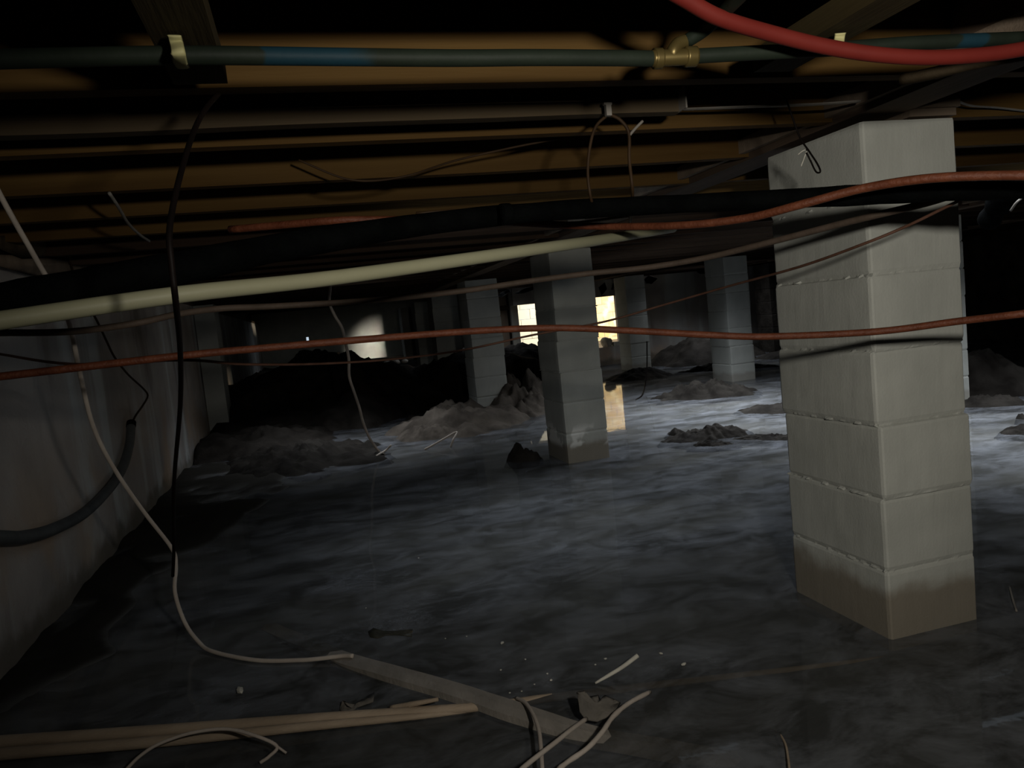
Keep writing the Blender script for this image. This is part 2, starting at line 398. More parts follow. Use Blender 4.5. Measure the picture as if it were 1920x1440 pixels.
# ------------------------------------------------------------------ block piers
def pier(x, y, wx, wy, h, m, label, fine, capmat, seed, base=-.07, cap=.0):
    t = thing('block_pier', (x, y, 0), label, 'pier', 'concrete block piers')
    n = 40 if fine > 1 else 14 if fine else 4
    per = []
    for (ax, ay, bx, by) in ((0,0,wx,0), (wx,0,wx,wy), (wx,wy,0,wy), (0,wy,0,0)):
        for i in range(n):
            f = i / n; per.append((ax + (bx - ax) * f, ay + (by - ay) * f))
    lv = []
    js = [z for z in ([.19 + .2 * q for q in range(6)]) if z < h - .05]
    edges = [base] + js + [h]; rr = random.Random(seed)
    for c in range(len(edges) - 1):
        a, b = edges[c], edges[c + 1]; ox, oy = rr.uniform(-.004, .004), rr.uniform(-.004, .004)
        if c: lv.append((a - .001, ox, oy, 'm'))
        for z, i in ((a + .005, .7), (a + .012, .0), (a + (b - a) * .33, 0), (a + (b - a) * .66, 0), (b - .012, 0), (b - .005, .7)):
            lv.append((z, ox, oy, i))
    ms = MB(); cx, cy = wx / 2, wy / 2; npr = len(per)
    for (z, ox, oy, i) in lv:
        for (px, py) in per:
            dx = (px - cx) / cx; dy = (py - cy) / cy
            sx, sy = (1 if abs(dx) > .999 else 0) * (1 if dx > 0 else -1), (1 if abs(dy) > .999 else 0) * (1 if dy > 0 else -1)
            g = 0.0
            if i == 'm':
                g = -.0045
                if fine: g += .018 * max(0, fbm(px * 1.0, py, z, 32, seed) - .02) * (1.0 if sx < 0 or sx and sy else .25)
            elif i: g = -.003 * i
            e = .0012 * fbm(px, py, z, 14, seed) if fine else 0
            if sx and sy: g -= .003                       # slightly broken arris
            ms.v.append((px + ox + sx * (g + e), py + oy + sy * (g + e), z))
    for j in range(len(lv) - 1):
        for k in range(npr):
            k2 = (k + 1) % npr; ms.f.append((j*npr+k, j*npr+k2, (j+1)*npr+k2, (j+1)*npr+k))
    ms.f += [tuple(range(npr)), tuple((len(lv)-1)*npr + k for k in range(npr))]
    ms.out('block_shaft', m, t)
    return t
def shim(t, wx, wy, z0, z1):
    return MB().box(-.012, wx + .002, -.004, wy, z0 + .001, z0 + (z1 - z0) * .62).box(.0, wx - .01, .004, wy, z0 + (z1 - z0) * .62, z1).out('wood_shim', M['block'], t)

p = pier(1.437, 1.707, .295, .425, 1.388, M['pier'], 'big grey block pier with brown tide stain, closest to the red tube', 2, M['block'], 3)
MB().box(.15, .298, -.004, .3, 1.389, 1.4085).box(.142, .305, -.012, .3, 1.409, 1.437).out('wood_shim', M['block'], p)
pier(1.532, 4.633, .288, .42, 1.365, M['pier_salt'], 'grey block pier with white salt patch standing alone in mid floor', 1, M['block'], 5)
pier(1.612, 7.6, .335, .42, 1.378, M['pier_far'], 'grey block pier rising from the lumpy dirt mound', 1, M['block'], 8)
pier(1.735, 10.5, .36, .42, 1.385, M['pier_far'], 'grey block pier just behind the mound pier, toward the stained wall', 0, M['block'], 9)
pier(1.90, 13.4, .40, .42, 1.385, M['pier_far'], 'dark brown block pier third behind the mound pier', 0, M['ply'], 10)
pier(2.02, 16.3, .42, .42, 1.385, M['wall_pale'], 'pale block pier farthest back, beside the lit far wall', 0, M['ply'], 11)
pier(4.523, 7.62, .30, .42, 1.386, M['pier_far'], 'grey block pier with bright front beyond the long mud island', 1, M['block'], 12)
pier(4.42, 4.63, .30, .42, 1.386, M['pier_far'], 'grey block pier almost hidden behind the big tide-stained pier', 0, M['block'], 13)
pier(4.585, 10.45, .31, .42, 1.386, M['pier_far'], 'dark block pier beside the sunlit doorway', 0, M['block'], 14)
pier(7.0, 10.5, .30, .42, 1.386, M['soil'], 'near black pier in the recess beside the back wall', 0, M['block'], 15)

# ------------------------------------------------------------------ pipes and cables
t = thing('water_pipe', (0, 1.08, 1.35), 'blue-green water pipe with brass tee running across under the joists', 'pipe')
def under(o, t):
    o.parent = t; o.matrix_parent_inverse = Matrix.Translation(t.location).inverted(); return o
a = [(-0.3819,1.086,1.35),(-0.3121,1.0797,1.35),(-0.1624,1.0744,1.35),(-0.068,1.076,1.35),(0.1013,1.0884,1.35),(0.2508,1.0985,1.35),(0.3705,1.1011,1.35),(0.4995,1.1084,1.35),(0.5745,1.1138,1.35)]
under(tube('pipe_run', a, .0118, M['bluepipe'], seg=14, ext=(.5, 0)), t)
a = [(0.6233,1.1063,1.35),(0.7195,1.0957,1.35),(0.865,1.0816,1.35),(0.9903,1.0616,1.35),(1.0866,1.0522,1.35),(1.208,1.043,1.35),(1.3306,1.031,1.35)]
under(tube('pipe_run', a, .0112, M['bluepipe'], seg=14, ext=(0, 2.0)), t)
a = [(0.5653,1.1134,1.35),(0.5979,1.11,1.35),(0.6346,1.1067,1.35)]
under(tube('brass_tee', a, .0125, M['brass'], seg=16), t)
for q in ([(0.569,1.1136,1.35),(0.5814,1.1131,1.35)], [(0.6185,1.1075,1.35),(0.6364,1.1068,1.35)]):
    under(tube('brass_collar', q, .0155, M['brass'], seg=16), t)
a = [(0.5998,1.1101,1.35)] + [(0.5981,1.1054,1.358),(0.6097,1.1081,1.37),(0.6286,1.1118,1.376)]
under(tube('brass_elbow', a, .010, M['brass'], seg=14), t)
a = [(0.6264,1.1112,1.375),(0.6463,1.0763,1.385),(0.6391,0.9623,1.39),(0.6251,0.857,1.39)]
under(tube('branch_pipe', a, .0105, M['bluepipe'], seg=12), t)

def strap(name, pts, label):
    m = MB(); P = [Vector(q) for q in pts]
    m.tube(P, .0085, seg=8, sub=5, flat=.22); o = m.out(name, M['strap'], None, True); tag(o, label, 'strap', 'yellowed pipe straps'); return o
strap('pipe_strap', [(-0.1072,1.0297,1.3585),(-0.1066,1.0361,1.352),(-0.1042,1.0207,1.334),(-0.1073,1.0602,1.336),(-0.1118,1.1295,1.353)], 'short yellowed strap holding the blue-green pipe to the olive board')
strap('pipe_strap', [(0.8466,1.0373,1.3585),(0.8473,1.0413,1.352),(0.8383,1.0352,1.334),(0.8674,1.0757,1.338)], 'short yellowed strap just above the middle of the red tube')

tube('red_tube', [(0.5084,1,1.4224),(0.568,1.01,1.3979),(0.6306,1.02,1.3742),(0.7235,1.03,1.355),(0.8145,1.03,1.3356),(0.9011,1.02,1.3193),(0.9906,1.01,1.3107),(1.0829,1,1.3109),(1.1565,0.99,1.3164),(1.2425,0.98,1.3269)], .0115, M['red'], 'thick bright red plastic tube sagging in front of the joists', 'tube', seg=16, ext=(0.25, 0.9))

t = thing('foam_covered_pipe', (0, 1.5, 1.1), 'thick black foam covered pipe sagging across in front of the big pier', 'pipe')
a = [(-0.4815,1.28,1.0633),(-0.4321,1.32,1.0764),(-0.3311,1.36,1.0921),(-0.2034,1.42,1.116),(0.0118,1.54,1.158),(0.2755,1.62,1.1887),(0.5174,1.64,1.2007),(0.754,1.6,1.1936),(1.0112,1.48,1.1719),(1.1816,1.36,1.1522),(1.3276,1.24,1.1319),(1.432,1.15,1.1165)]
under(tube('foam_sleeve', a, [.031,.031,.031,.030,.027,.0235,.0215,.021,.021,.021,.021,.021], M['black'], seg=16, jit=.12, ext=(.3, 1.0)), t)
a = [(0.4336,1.6,1.1954),(0.4526,1.605,1.1961)]
under(tube('tape_band', a, .0226, M['black'], seg=16), t)

tube('drain_pipe', [(-0.4154,1.13,1.0383),(-0.3795,1.15,1.0419),(-0.1637,1.21,1.0596),(0.0724,1.33,1.0739),(0.4904,1.58,1.1147),(0.7775,1.82,1.1482),(1.0999,2.12,1.1904)], .0126, M['white'], 'long cream plastic pipe slanting from the stained wall up under the joists', 'pipe', seg=16, ext=(0.3, 0))

tube('orange_cord', [(-0.004,1.85,1.2388),(0.0894,1.8,1.2338),(0.1847,1.8,1.2298),(0.4461,1.85,1.2172),(0.7013,1.8,1.18),(0.8412,1.6,1.144),(0.9428,1.48,1.1364),(1.0075,1.385,1.1451),(1.093,1.3,1.1581),(1.1627,1.2,1.1545),(1.2612,1.1,1.1343),(1.3171,1.02,1.1092)], .0088, M['orange'], 'orange cord crossing the top of the big pier beside the black foam pipe', 'cord', seg=12, ext=(0.15, 1.0))
tube('orange_cord', [(-0.6589,1.75,0.9629),(-0.5933,1.75,0.9636),(-0.4578,1.75,0.965),(-0.2534,1.75,0.9673),(-0.081,1.76,0.9652),(0.1515,1.78,0.9603),(0.4015,1.78,0.9527),(0.5903,1.75,0.9393),(0.7732,1.7,0.9122),(0.9277,1.65,0.8869),(1.0527,1.6,0.8698),(1.2665,1.5,0.8583),(1.3881,1.38,0.8684),(1.4521,1.28,0.8756),(1.5523,1.2,0.885)], .0082, M['orange'], 'long orange cord strung at mid height across the whole space', 'cord', seg=12, ext=(0.22, 1.2))

tube('rusty_pipe', [(-0.7377,2,1.0665),(-0.664,2,1.06),(-0.5227,2,1.0478),(-0.3848,2,1.0525),(-0.2834,2.05,1.0681),(-0.1876,2.1,1.0738),(-0.0569,2.1,1.0668),(0.1907,2.1,1.059),(0.4405,2.1,1.0622),(0.6428,2.1,1.0726),(0.8017,2.05,1.0763),(0.9425,2,1.0754),(1.0706,1.9,1.0822),(1.1712,1.75,1.0989),(1.2482,1.6,1.115),(1.2854,1.5,1.1228),(1.3582,1.42,1.134),(1.4068,1.34,1.149),(1.4883,1.25,1.1621)], .0082, M['rustdim'], 'dull brown pipe running under the cream pipe and up past the big pier', 'pipe', seg=12, ext=(0.3, 0.9))
tube('dark_red_wire', [(-0.8423,2.3,1.0372),(-0.7547,2.25,1.0159),(-0.522,2,0.9715),(-0.2764,1.9,0.9565),(-0.1469,2,0.9283),(0.0337,2.2,0.9021),(0.2511,2.3,0.8881),(0.4729,2.35,0.89),(0.7015,2.35,0.9126),(0.9203,2.3,0.9304),(1.0982,2.2,0.9672),(1.1967,2,1.0006),(1.2245,1.7,1.0289),(1.2521,1.5,1.0611),(1.2982,1.42,1.0868),(1.3215,1.34,1.1118),(1.3492,1.26,1.1375),(1.4293,1.2,1.1651)], .0034, M['rust'], 'thin dark red wire slanting down across the faces of the big pier', 'wire', seg=8, ext=(0.15, 0.9))
tube('brown_wire', [(0.8851,1.95,1.2152),(0.6827,1.9,1.2032),(0.5141,1.8,1.2207),(0.3995,1.75,1.2301),(0.2762,1.75,1.2308)], .0035, M['brownwire'], 'short brown wire lying along the black foam pipe', 'wire', seg=8)
tube('brown_pipe', [(1.2307,1.3385,1.375),(1.2622,1.2758,1.37),(1.3009,1.2256,1.37),(1.3737,1.1764,1.37)], .012, M['hung'], 'stub of brown pipe tucked beside the girder under the red tube', 'pipe', seg=12, ext=(0, 0.5))
tube('grey_pipe', [(1.8197,1.9,1.5119),(1.9538,1.9,1.5133),(2.1115,1.9,1.5081),(2.2749,1.9,1.5011)], .014, M['greyhose'], 'grey pipe disappearing into the dark above the pier top', 'pipe', seg=12, ext=(0, 1))

# flat cables along the joists over the clip
tube('flat_cable', [(0.9465,1.72,1.4316),(1.0471,1.7,1.4268),(1.1366,1.68,1.4223),(1.2566,1.66,1.417),(1.3817,1.64,1.4154)], .0065, M['sheath'], 'pale flat cable stapled along the joist toward the pier top', 'cable', seg=8, flat=.35)
tube('flat_cable', [(1.7458,1.72,1.4341),(1.8325,1.75,1.4233),(1.9564,1.78,1.4224),(2.1126,1.8,1.4113)], .005, M['sheath'], 'pale cable dropping behind the top corner of the big pier', 'cable', seg=8, flat=.35, ext=(0, 0.6))
qa = (0.7871,1.62,1.447); qb = (0.7827,1.62,1.4004); q = (0.8855,1.62,1.428)
hb = MB(); n = 24
for i in range(n + 1):
    x = LX + (q[0] - LX) * i / n
    for (dy, z) in ((0, qb[2]), (.036, qb[2]), (.036, qa[2]), (0, qa[2])): hb.v.append((x, 1.62 + dy, z + (.004 * nz(x, 3.1, z, 2))))
for i in range(n):
    for a in range(4):
        b = (a + 1) % 4; hb.f.append((i*4+a, i*4+b, (i+1)*4+b, (i+1)*4+a))
hb.f += [(0,1,2,3), tuple(n*4 + k for k in range(4))]
tag(hb.out('hung_board', M['hung']), 'dull brown board fixed between the joists, ending at the pale metal bracket', 'board')
st = MB(); q = (0.8812,1.605,1.4226); st.box(q[0]-.002, q[0]+.002, q[1]-.018, q[1]+.022, q[2]-.022, q[2]+.026)
tag(st.out('cable_bracket', M['sheath']), 'thin pale metal bracket on the end of the hung brown board', 'bracket')

# clip and hanging loop of wire
q = (0.6914,1.585,1.4027); ck = MB().box(q[0]-.006, q[0]+.006, q[1]-.005, q[1]+.006, q[2]-.015, q[2]+.012).box(q[0]-.009, q[0]+.009, q[1]-.003, q[1]+.006, q[2]+.008, q[2]+.013)
tag(ck.out('wire_clip', M['sheath']), 'small white clip holding the top of the hanging wire loop', 'clip')
tube('hanging_wire', [(0.6981,1.6,1.3953),(0.667,1.6,1.3713),(0.6495,1.6,1.3332),(0.6377,1.6,1.2766),(0.6379,1.6,1.2284),(0.6504,1.62,1.2009)], .0034, M['brownwire'], 'brown wire hanging from the white clip down behind the black foam pipe', 'wire', seg=8)
tube('hanging_wire', [(0.7006,1.6,1.3952),(0.7257,1.6,1.3807),(0.7421,1.6,1.3525),(0.7379,1.6,1.2948),(0.7435,1.61,1.2264),(0.7997,1.75,1.2036),(0.9075,2,1.2022),(1.0112,2.27,1.2069),(1.0007,2.3,1.1913)], .0038, M['brownwire'], 'brown wire from the white clip looping under the cream pipe', 'wire', seg=8)
tube('wire_tail', [(0.7429,1.6,1.3478),(0.7598,1.6,1.3634),(0.7778,1.6,1.3778)], .0032, M['sheath'], 'short pale wire tail forking off the hanging wire loop', 'wire', seg=8)
tube('drooping_cord', [(0.0422,2.1,1.4364),(0.1451,2.1,1.386),(0.2274,2.1,1.3733),(0.3285,2.1,1.3835),(0.4386,2.05,1.4042),(0.5747,2,1.4189),(0.7006,1.95,1.428)], .003, M['brownwire'], 'thin tan cord drooping in front of the tan joists', 'cord', seg=8)
tube('wire_loop', [(1.1136,1.62,1.4463),(1.1549,1.62,1.4257),(1.1719,1.62,1.3846),(1.1983,1.63,1.3327),(1.2297,1.64,1.2997),(1.2575,1.65,1.2712),(1.2676,1.655,1.2538),(1.2554,1.655,1.2544),(1.2385,1.65,1.2798),(1.2281,1.65,1.3008)], .0022, M['blackwire'], 'dark wire loop dangling against the top of the big pier', 'wire', seg=8)
tube('wire_end', [(1.2111,1.66,1.2987),(1.218,1.65,1.305),(1.2285,1.65,1.3058),(1.2285,1.66,1.2902),(1.2252,1.67,1.2719)], .0016, M['chip'], 'frayed white wire end beside the dark loop on the pier', 'wire', seg=6)

# vertical cables near the stained wall
tube('white_cable', [(-0.6788,2.05,1.5309),(-0.6512,2.1,1.3878),(-0.6228,2.2,1.2377),(-0.6013,2.3,1.1037),(-0.6165,2.4,0.943),(-0.6284,2.5,0.7813),(-0.6124,2.6,0.6337),(-0.573,2.72,0.4649),(-0.5207,2.8,0.3114),(-0.5151,2.8,0.2503),(-0.5153,2.72,0.1824)] + [(-0.4997,2.7225,0.075),(-0.4549,2.6586,0.022),(-0.4018,2.58,0.008),(-0.2627,2.4421,0.007),(-0.1345,2.3751,0.007),(-0.0712,2.3469,0.01),(-0.0051,2.3228,0.014),(0.0257,2.297,0.018)], .0066, M['whitewire'], 'dirty white cable hanging by the stained wall and curling onto the water', 'cable', seg=10)
tube('black_cable', [(-0.0818,1.3,1.3689),(-0.0979,1.22,1.3235),(-0.1093,1.12,1.2646),(-0.1233,1.02,1.1829),(-0.1327,0.96,1.1177),(-0.1345,0.95,1.0745),(-0.1384,0.97,1.0333),(-0.1672,1.15,0.9769),(-0.2029,1.32,0.892),(-0.2581,1.52,0.7624),(-0.2929,1.65,0.6694),(-0.3344,1.82,0.5422),(-0.3596,1.9,0.4612)], .0037, M['blackwire'], 'black cable hanging straight down in front of the cream pipe', 'cable', seg=10)
tube('thin_wire', [(-0.93,3.8186,1.7877),(-0.94,3.8375,1.6292),(-0.96,3.8489,1.4441),(-0.98,4.0201,1.3016),(-0.985,4.2559,1.175),(-0.985,4.4034,1.0621),(-0.985,4.5246,0.9755),(-0.985,4.7792,0.8715),(-0.985,5.1267,0.7695),(-0.985,5.237,0.7151),(-0.985,5.0557,0.6699),(-0.99,4.8381,0.627),(-0.995,4.7209,0.5847)], .0058, M['brownwire'], 'thin bent wire poking out of the grey conduit on the stained wall', 'wire', seg=8)
tube('thin_wire', [(-0.4434,2.2424,1.405),(-0.4451,2.3402,1.385),(-0.462,2.5328,1.37),(-0.4735,2.7594,1.365),(-0.4816,2.9696,1.37)], .0045, M['sheath'], 'short tan wire hanging from the ceiling over the stained wall', 'wire', seg=8)
t = thing('grey_conduit', (-1,4.2075,0.3528), 'curved grey conduit hanging on the stained concrete wall', 'conduit')
a = [(-0.99,2.4955,0.5131),(-0.995,2.7244,0.4517),(-1,2.9328,0.4007),(-1,3.2294,0.3555),(-1,3.6558,0.326),(-1,4.1278,0.349),(-1,4.4422,0.4044),(-1,4.643,0.4921),(-1,4.7485,0.5884)]
under(tube('conduit_tube', a, .0235, M['greyhose'], seg=14), t)
a = [(-1,4.7357,0.5776),(-1,4.7613,0.5992)]
under(tube('conduit_rim', a, .0255, M['black'], seg=14), t)

tube('white_wire', [(0.2422,5.6,1.4071),(0.2165,5.6,1.2856),(0.2026,5.6,1.2004),(0.2284,5.6,1.1074),(0.2663,5.6,1.0202),(0.2793,5.65,0.9197),(0.2935,5.7,0.7935),(0.2842,5.75,0.6594),(0.3078,5.8,0.5384),(0.3353,5.85,0.4102),(0.3585,5.95,0.2742),(0.3994,6,0.1375)] + [(0.468,6.1421,0.01),(0.4924,6.0562,0.002)], .0105, M['whitewire'], 'thin white wire hanging far back and touching the water beside the dirt bank', 'wire', seg=8)
tube('wire_scrap', [(0.374,5.8828,0.004),(0.4557,5.9999,0.02),(0.5144,6.0764,0.03),(0.5515,6.0269,0.07)], .008, M['whitewire'], 'short bent white wire crossing the foot of the hanging white wire', 'wire', seg=8)
tube('forked_stick', [(0.8053,5.9938,0.004),(0.9389,6.0197,0.05),(1.084,6.0454,0.1),(1.0332,5.94,0.06),(1.0098,5.9651,0)], .008, M['whitewire'], 'pale forked stick leaning out of the water by the dirt mound', 'stick', seg=8)
tube('thin_black_line', [(3.7121,8,0.5387),(3.6838,8,0.2387)] + [(3.5653,7.8404,0.05),(3.3266,7.4148,0.01),(3.1711,7.2211,0)], .007, M['blackwire'], 'thin black wire trailing into the water by the dark doorway pier', 'wire', seg=8)

# ------------------------------------------------------------------ mud and dirt
def mound(name, cx, cy, rx, ry, h, rot, m, label, seed, rough=.45, s=3.0, kind=None, nr=30, na=110, edge=.25, power=1.0):
    v, f = [], []; cr, sr = math.cos(rot), math.sin(rot)
    for j in range(nr + 1):
        q = j / nr
        for i in range(na):
            a = 2 * math.pi * i / na
            k = 1 + edge * fbm(math.cos(a), math.sin(a), 0, 1.6, seed)
            lx, ly = math.cos(a) * rx * q * k, math.sin(a) * ry * q * k
            x, y = cx + lx * cr - ly * sr, cy + lx * sr + ly * cr
            pr = (1 - q ** 2) ** power
            z = h * pr * (1 + rough * fbm(x, y, 0, s, seed)) + .028 * rough * fbm(x, y, 0, s * 3.5, seed + 4) * min(1, h * 8) * (1 - q ** 4) + .012 * rough * fbm(x, y, 0, s * 9, seed + 9)* (1 - q ** 4) - .075 * q ** 3
            v.append((max(x, LX + .012) - cx, y - cy, z))
    for j in range(nr):
        for i in range(na):
            i2 = (i + 1) % na; f.append((j*na+i, j*na+i2, (j+1)*na+i2, (j+1)*na+i))
    o = obj(name, v, f, m, smooth=True); o.location = (cx, cy, 0)
    tag(o, label, 'mound', kind=kind); return o
mound('dirt_mound', 1.35, 7.15, .78, .85, .17, .2, M['dirt'], 'lumpy brown dirt mound heaped around the foot of the mound pier', 31, .9, 3.2, edge=.2)
mound('dirt_mound', 2.12, 7.75, .55, .75, .24, .0, M['dirt'], 'clumpy grey dirt heap between the mound pier and the white-patched pier', 33, .9, 5)
mound('dirt_mound', .95, 6.75, .35, .4, .09, .2, M['dirt'], 'small low dirt hump beside the forked stick', 35, .6, 5)
mound('soil_bank', .15, 10.2, 1.75, 2.3, .62, .0, M['soil'], 'broad black soil bank piled against the stained wall', 37, .35, 2.4, nr=30, na=96, power=.7)
mound('soil_bank', 2.5, 10.6, 1.4, 1.6, .56, .1, M['soil'], 'black soil bank between the far piers', 39, .3, 2.4, power=.7)
mound('mud_bank', -.12, 6.35, .85, .9, .10, .3, M['mud'], 'low rough mud bank at the foot of the black soil bank', 41, .9, 4.5)
mound('mud_bank', -.55, 7.6, .9, 1.0, .16, .0, M['soil'], 'dark mud slope below the block pilaster', 43, .6, 3.5)
mound('mud_bank', 1.55, 8.8, .5, .5, .10, .0, M['soil'], 'dark mud lump in front of the far soil bank', 44, .6, 3.5)
mound('mud_island', 3.78, 6.85, .62, .42, .105, -.62, M['mud'], 'long knobbly mud island in front of the bright-faced pier', 45, 1.1, 5, edge=.4)
mound('mud_island', 2.62, 4.86, .36, .30, .055, -.75, M['mud'], 'rounded dark mud island in the lit water between two piers', 47, 1.0, 6, edge=.45)
mound('mud_island', 2.92, 4.42, .42, .11, .035, -.75, M['mud'], 'thin dark mud ridge trailing behind the big pier', 49, .8, 6, edge=.4)
mound('mud_island', 2.52, 4.52, .22, .08, .02, -.5, M['mud'], 'small dark mud sliver in front of the rounded island', 50, .8, 6, edge=.4)
mound('mud_island', 3.62, 5.45, .40, .24, .06, -.8, M['mud'], 'dark mud hump touching the edge of the big pier', 51, .5, 4, edge=.3)
mound('mud_island', 5.15, 4.95, .55, .45, .26, -.7, M['mud'], 'tall dark mud heap beside the half hidden pier', 53, .5, 3.5)
mound('mud_island', 4.6, 4.42, .45, .12, .05, -.75, M['mud'], 'low mud shelf at the foot of the tall mud heap', 54, .8, 6)
mound('mud_island', 3.98, 3.52, .20, .12, .05, -.6, M['mud'], 'small reddish dark mud lump in the lit water past the big pier', 55, .5, 5)
mound('mud_lump', 4.33, 3.86, .05, .04, .035, -.6, M['mud'], 'tiny black lump in the lit water past the big pier', 56, .5, 9, nr=8, na=24)
mound('mud_island', 5.9, 10.6, .95, .8, .32, -.3, M['soil'], 'dark soil heap lying against the grey back wall', 57, .5, 2.6)
mound('mud_island', 5.25, 8.95, .75, .14, .08, -.72, M['mud'], 'flat dark mud strip in front of the back wall heap', 58, .6, 5)
mound('mud_island', 4.2, 9.4, .55, .45, .10, -.3, M['soil'], 'dark mud spread at the foot of the doorway pier', 59, .5, 3.5)
mound('mud_island', 6.9, 9.2, 1.0, .3, .16, -.7, M['soil'], 'black soil ridge below the dark recess', 60, .5, 3.0)
mound('mud_lump', 1.35, 5.02, .17, .13, .07, .4, M['soil'], 'black clod leaning on the base of the white-patched pier', 61, 1.2, 9, nr=14, na=40)
mound('mud_lump', 1.02, 8.15, .16, .12, .035, .4, M['soil'], 'small black mud islet in the pale pool by the dirt bank', 62, .8, 7, nr=14, na=40)
mound('soil_bank', 1.1, 11.85, .75, .45, .46, .0, M['soil'], 'narrow black soil ridge topped with pale rubble below the lit far wall', 63, .12, 3, power=.5, edge=.1)
# rubble catching light on the far bank
for k, (x, y, z, sz) in enumerate(((.80,11.7,.455,.05),(.98,11.75,.46,.06),(1.16,11.7,.46,.06),(1.30,11.75,.465,.06),(1.42,11.7,.46,.05))):
    v, f = [], []
    bm = bmesh.new(); bmesh.ops.create_icosphere(bm, subdivisions=2, radius=sz)
    for q in bm.verts: q.co *= 1 + .5 * nz(q.co.x, q.co.y, q.co.z, 12, k * 7.0); q.co.z *= .7
    me = bpy.data.meshes.new('rubble_stone'); bm.to_mesh(me); bm.free(); me.materials.append(M['stone'])
    o = bpy.data.objects.new('rubble_stone', me); C.objects.link(o); o.location = (x, y, z)
    tag(o, 'pale broken stone lying on top of the black soil bank', 'stone', 'rubble on the soil bank')

# ------------------------------------------------------------------ floor boards, sticks and scraps in front
def plank(name, pts, wdt, th, m, sub=8):
    P = spline(pts, sub); v, f = [], []
    for i, p in enumerate(P):
        t_ = (P[min(i+1, len(P)-1)] - P[max(i-1, 0)]); t_.z = 0; t_.normalize(); s_ = Vector((-t_.y, t_.x, 0))
        e = 1 + .1 * nz(i * .3, wdt, 0, 1)
        for (a, b) in ((-.5, 0), (-.5, -1), (.5, -1), (.5, 0), (.0, .12)):
            v.append(p + s_ * a * wdt * e + Vector((0, 0, b * th)))
    for i in range(len(P) - 1):
        for a in range(5):
            b = (a + 1) % 5; f.append((i*5+a, i*5+b, (i+1)*5+b, (i+1)*5+a))
    f += [(0,1,2,3,4), tuple((len(P)-1)*5 + q for q in range(5))]
    return obj(name, v, f, m, smooth=False)
o = plank('sunken_board', [(-0.3209,2.9942,-0.05),(-0.1399,2.6285,-0.024),(-0.0084,2.3445,0.004),(0.1051,2.1684,0.016),(0.2668,1.9526,0.019),(0.4029,1.7592,0.018),(0.519,1.6268,0.006),(0.676,1.5378,-0.022),(0.8981,1.4025,-0.055)], .062, .018, M['board'])
tag(o, 'grey wet board slanting out of the water with both ends sunk', 'board')
t = thing('double_batten', (-0.4678,2.0336,0.02), 'long tan twin batten lying across the water with one end sunk', 'batten')
a = [(-0.9516,2.2054,0.034),(-0.8708,2.1808,0.034),(-0.4712,2.0604,0.028),(-0.0777,1.9516,0.02),(0.1837,1.8829,0.011),(0.3488,1.8478,0.003),(0.5251,1.8433,-0.012),(0.8834,1.7982,-0.03),(1.1675,1.7383,-0.035),(1.4042,1.6972,-0.04)]
under(tube('upper_slat', a, [.018,.018,.017,.0155,.014,.013,.012,.010,.009,.008], M['batten'], seg=12, flat=.9), t)
a = [(-0.9317,2.1484,0.026),(-0.8539,2.1276,0.026),(-0.4649,2.0172,0.021),(-0.0789,1.9278,0.014),(0.1289,1.8814,0.008),(0.2873,1.8549,0)]
under(tube('lower_slat', a, [.017,.017,.0155,.0125,.010,.007], M['batten'], seg=12, flat=.9), t)
tube('twig', [(0.098,1.9361,0.014),(0.1537,1.8964,0.03),(0.2165,1.8837,0.034)], [.006,.007,.005], M['batten'], 'short tan twig lying along the twin batten', 'twig', seg=8)
tube('bent_wire', [(-0.5221,1.8777,0.03),(-0.486,1.9039,0.05),(-0.4442,1.9243,0.06),(-0.3729,1.93,0.066),(-0.2921,1.9097,0.066),(-0.2234,1.8648,0.055),(-0.1783,1.8432,0.03),(-0.1967,1.8333,0.015),(-0.2183,1.8328,0.005)], .0042, M['whitewire'], 'arched pale wire with hooked end in front of the twin batten', 'wire', seg=8, ext=(0.1, 0))
tube('wire_scrap', [(-0.1783,1.8432,0.03),(-0.1584,1.8354,0.012)], .003, M['whitewire'], 'tiny wire stub at the hooked end of the arched wire', 'wire', seg=6)
tube('cut_wire', [(0.283,1.3895,0.09),(0.3214,1.4307,0.085),(0.4077,1.5084,0.07),(0.463,1.5664,0.055),(0.5244,1.6385,0.03)], .0052, M['whitewire'], 'straight pale wire pointing at the grey leaf', 'wire', seg=10, ext=(0.22, 0))
tube('cut_wire', [(0.3663,1.4239,0.05),(0.4103,1.451,0.055),(0.4669,1.475,0.06),(0.5182,1.5187,0.06),(0.5705,1.5791,0.055),(0.6337,1.635,0.045),(0.7187,1.7059,0.02)], .0055, M['whitewire'], 'curved pale wire with peeling coat beside the grey leaf', 'wire', seg=10, jit=.3, ext=(0.22, 0))
tube('cut_wire', [(0.4087,1.8411,0.012),(0.4152,1.7737,0.03),(0.4106,1.6845,0.045),(0.4007,1.6081,0.05),(0.3847,1.5407,0.05),(0.3608,1.4547,0.045)], .0048, M['whitewire'], 'pale wire bent over the end of the grey wet board', 'wire', seg=10, ext=(0, 0.15))
tube('stick', [(0.6228,1.8385,0.004),(0.6609,1.8323,0.02),(0.7011,1.8309,0.035),(0.7466,1.8327,0.055)], [.003,.005,.0055,.006], M['chip'], 'short pale stick poking up out of the water behind the grey leaf', 'stick', seg=8)
tube('reed', [(0.9122,1.452,-0.004),(0.887,1.3911,0.004),(0.8315,1.2978,0.012)], .0028, M['batten'], 'thin pale reed lying under the dark water in front of the big pier', 'reed', seg=6)
tube('reed', [(1.9821,1.8359,0.003),(1.9148,1.7662,0.006),(1.8504,1.6949,0.002)], .003, M['board'], 'faint thin reed in the dark water behind the big pier foot', 'reed', seg=6)

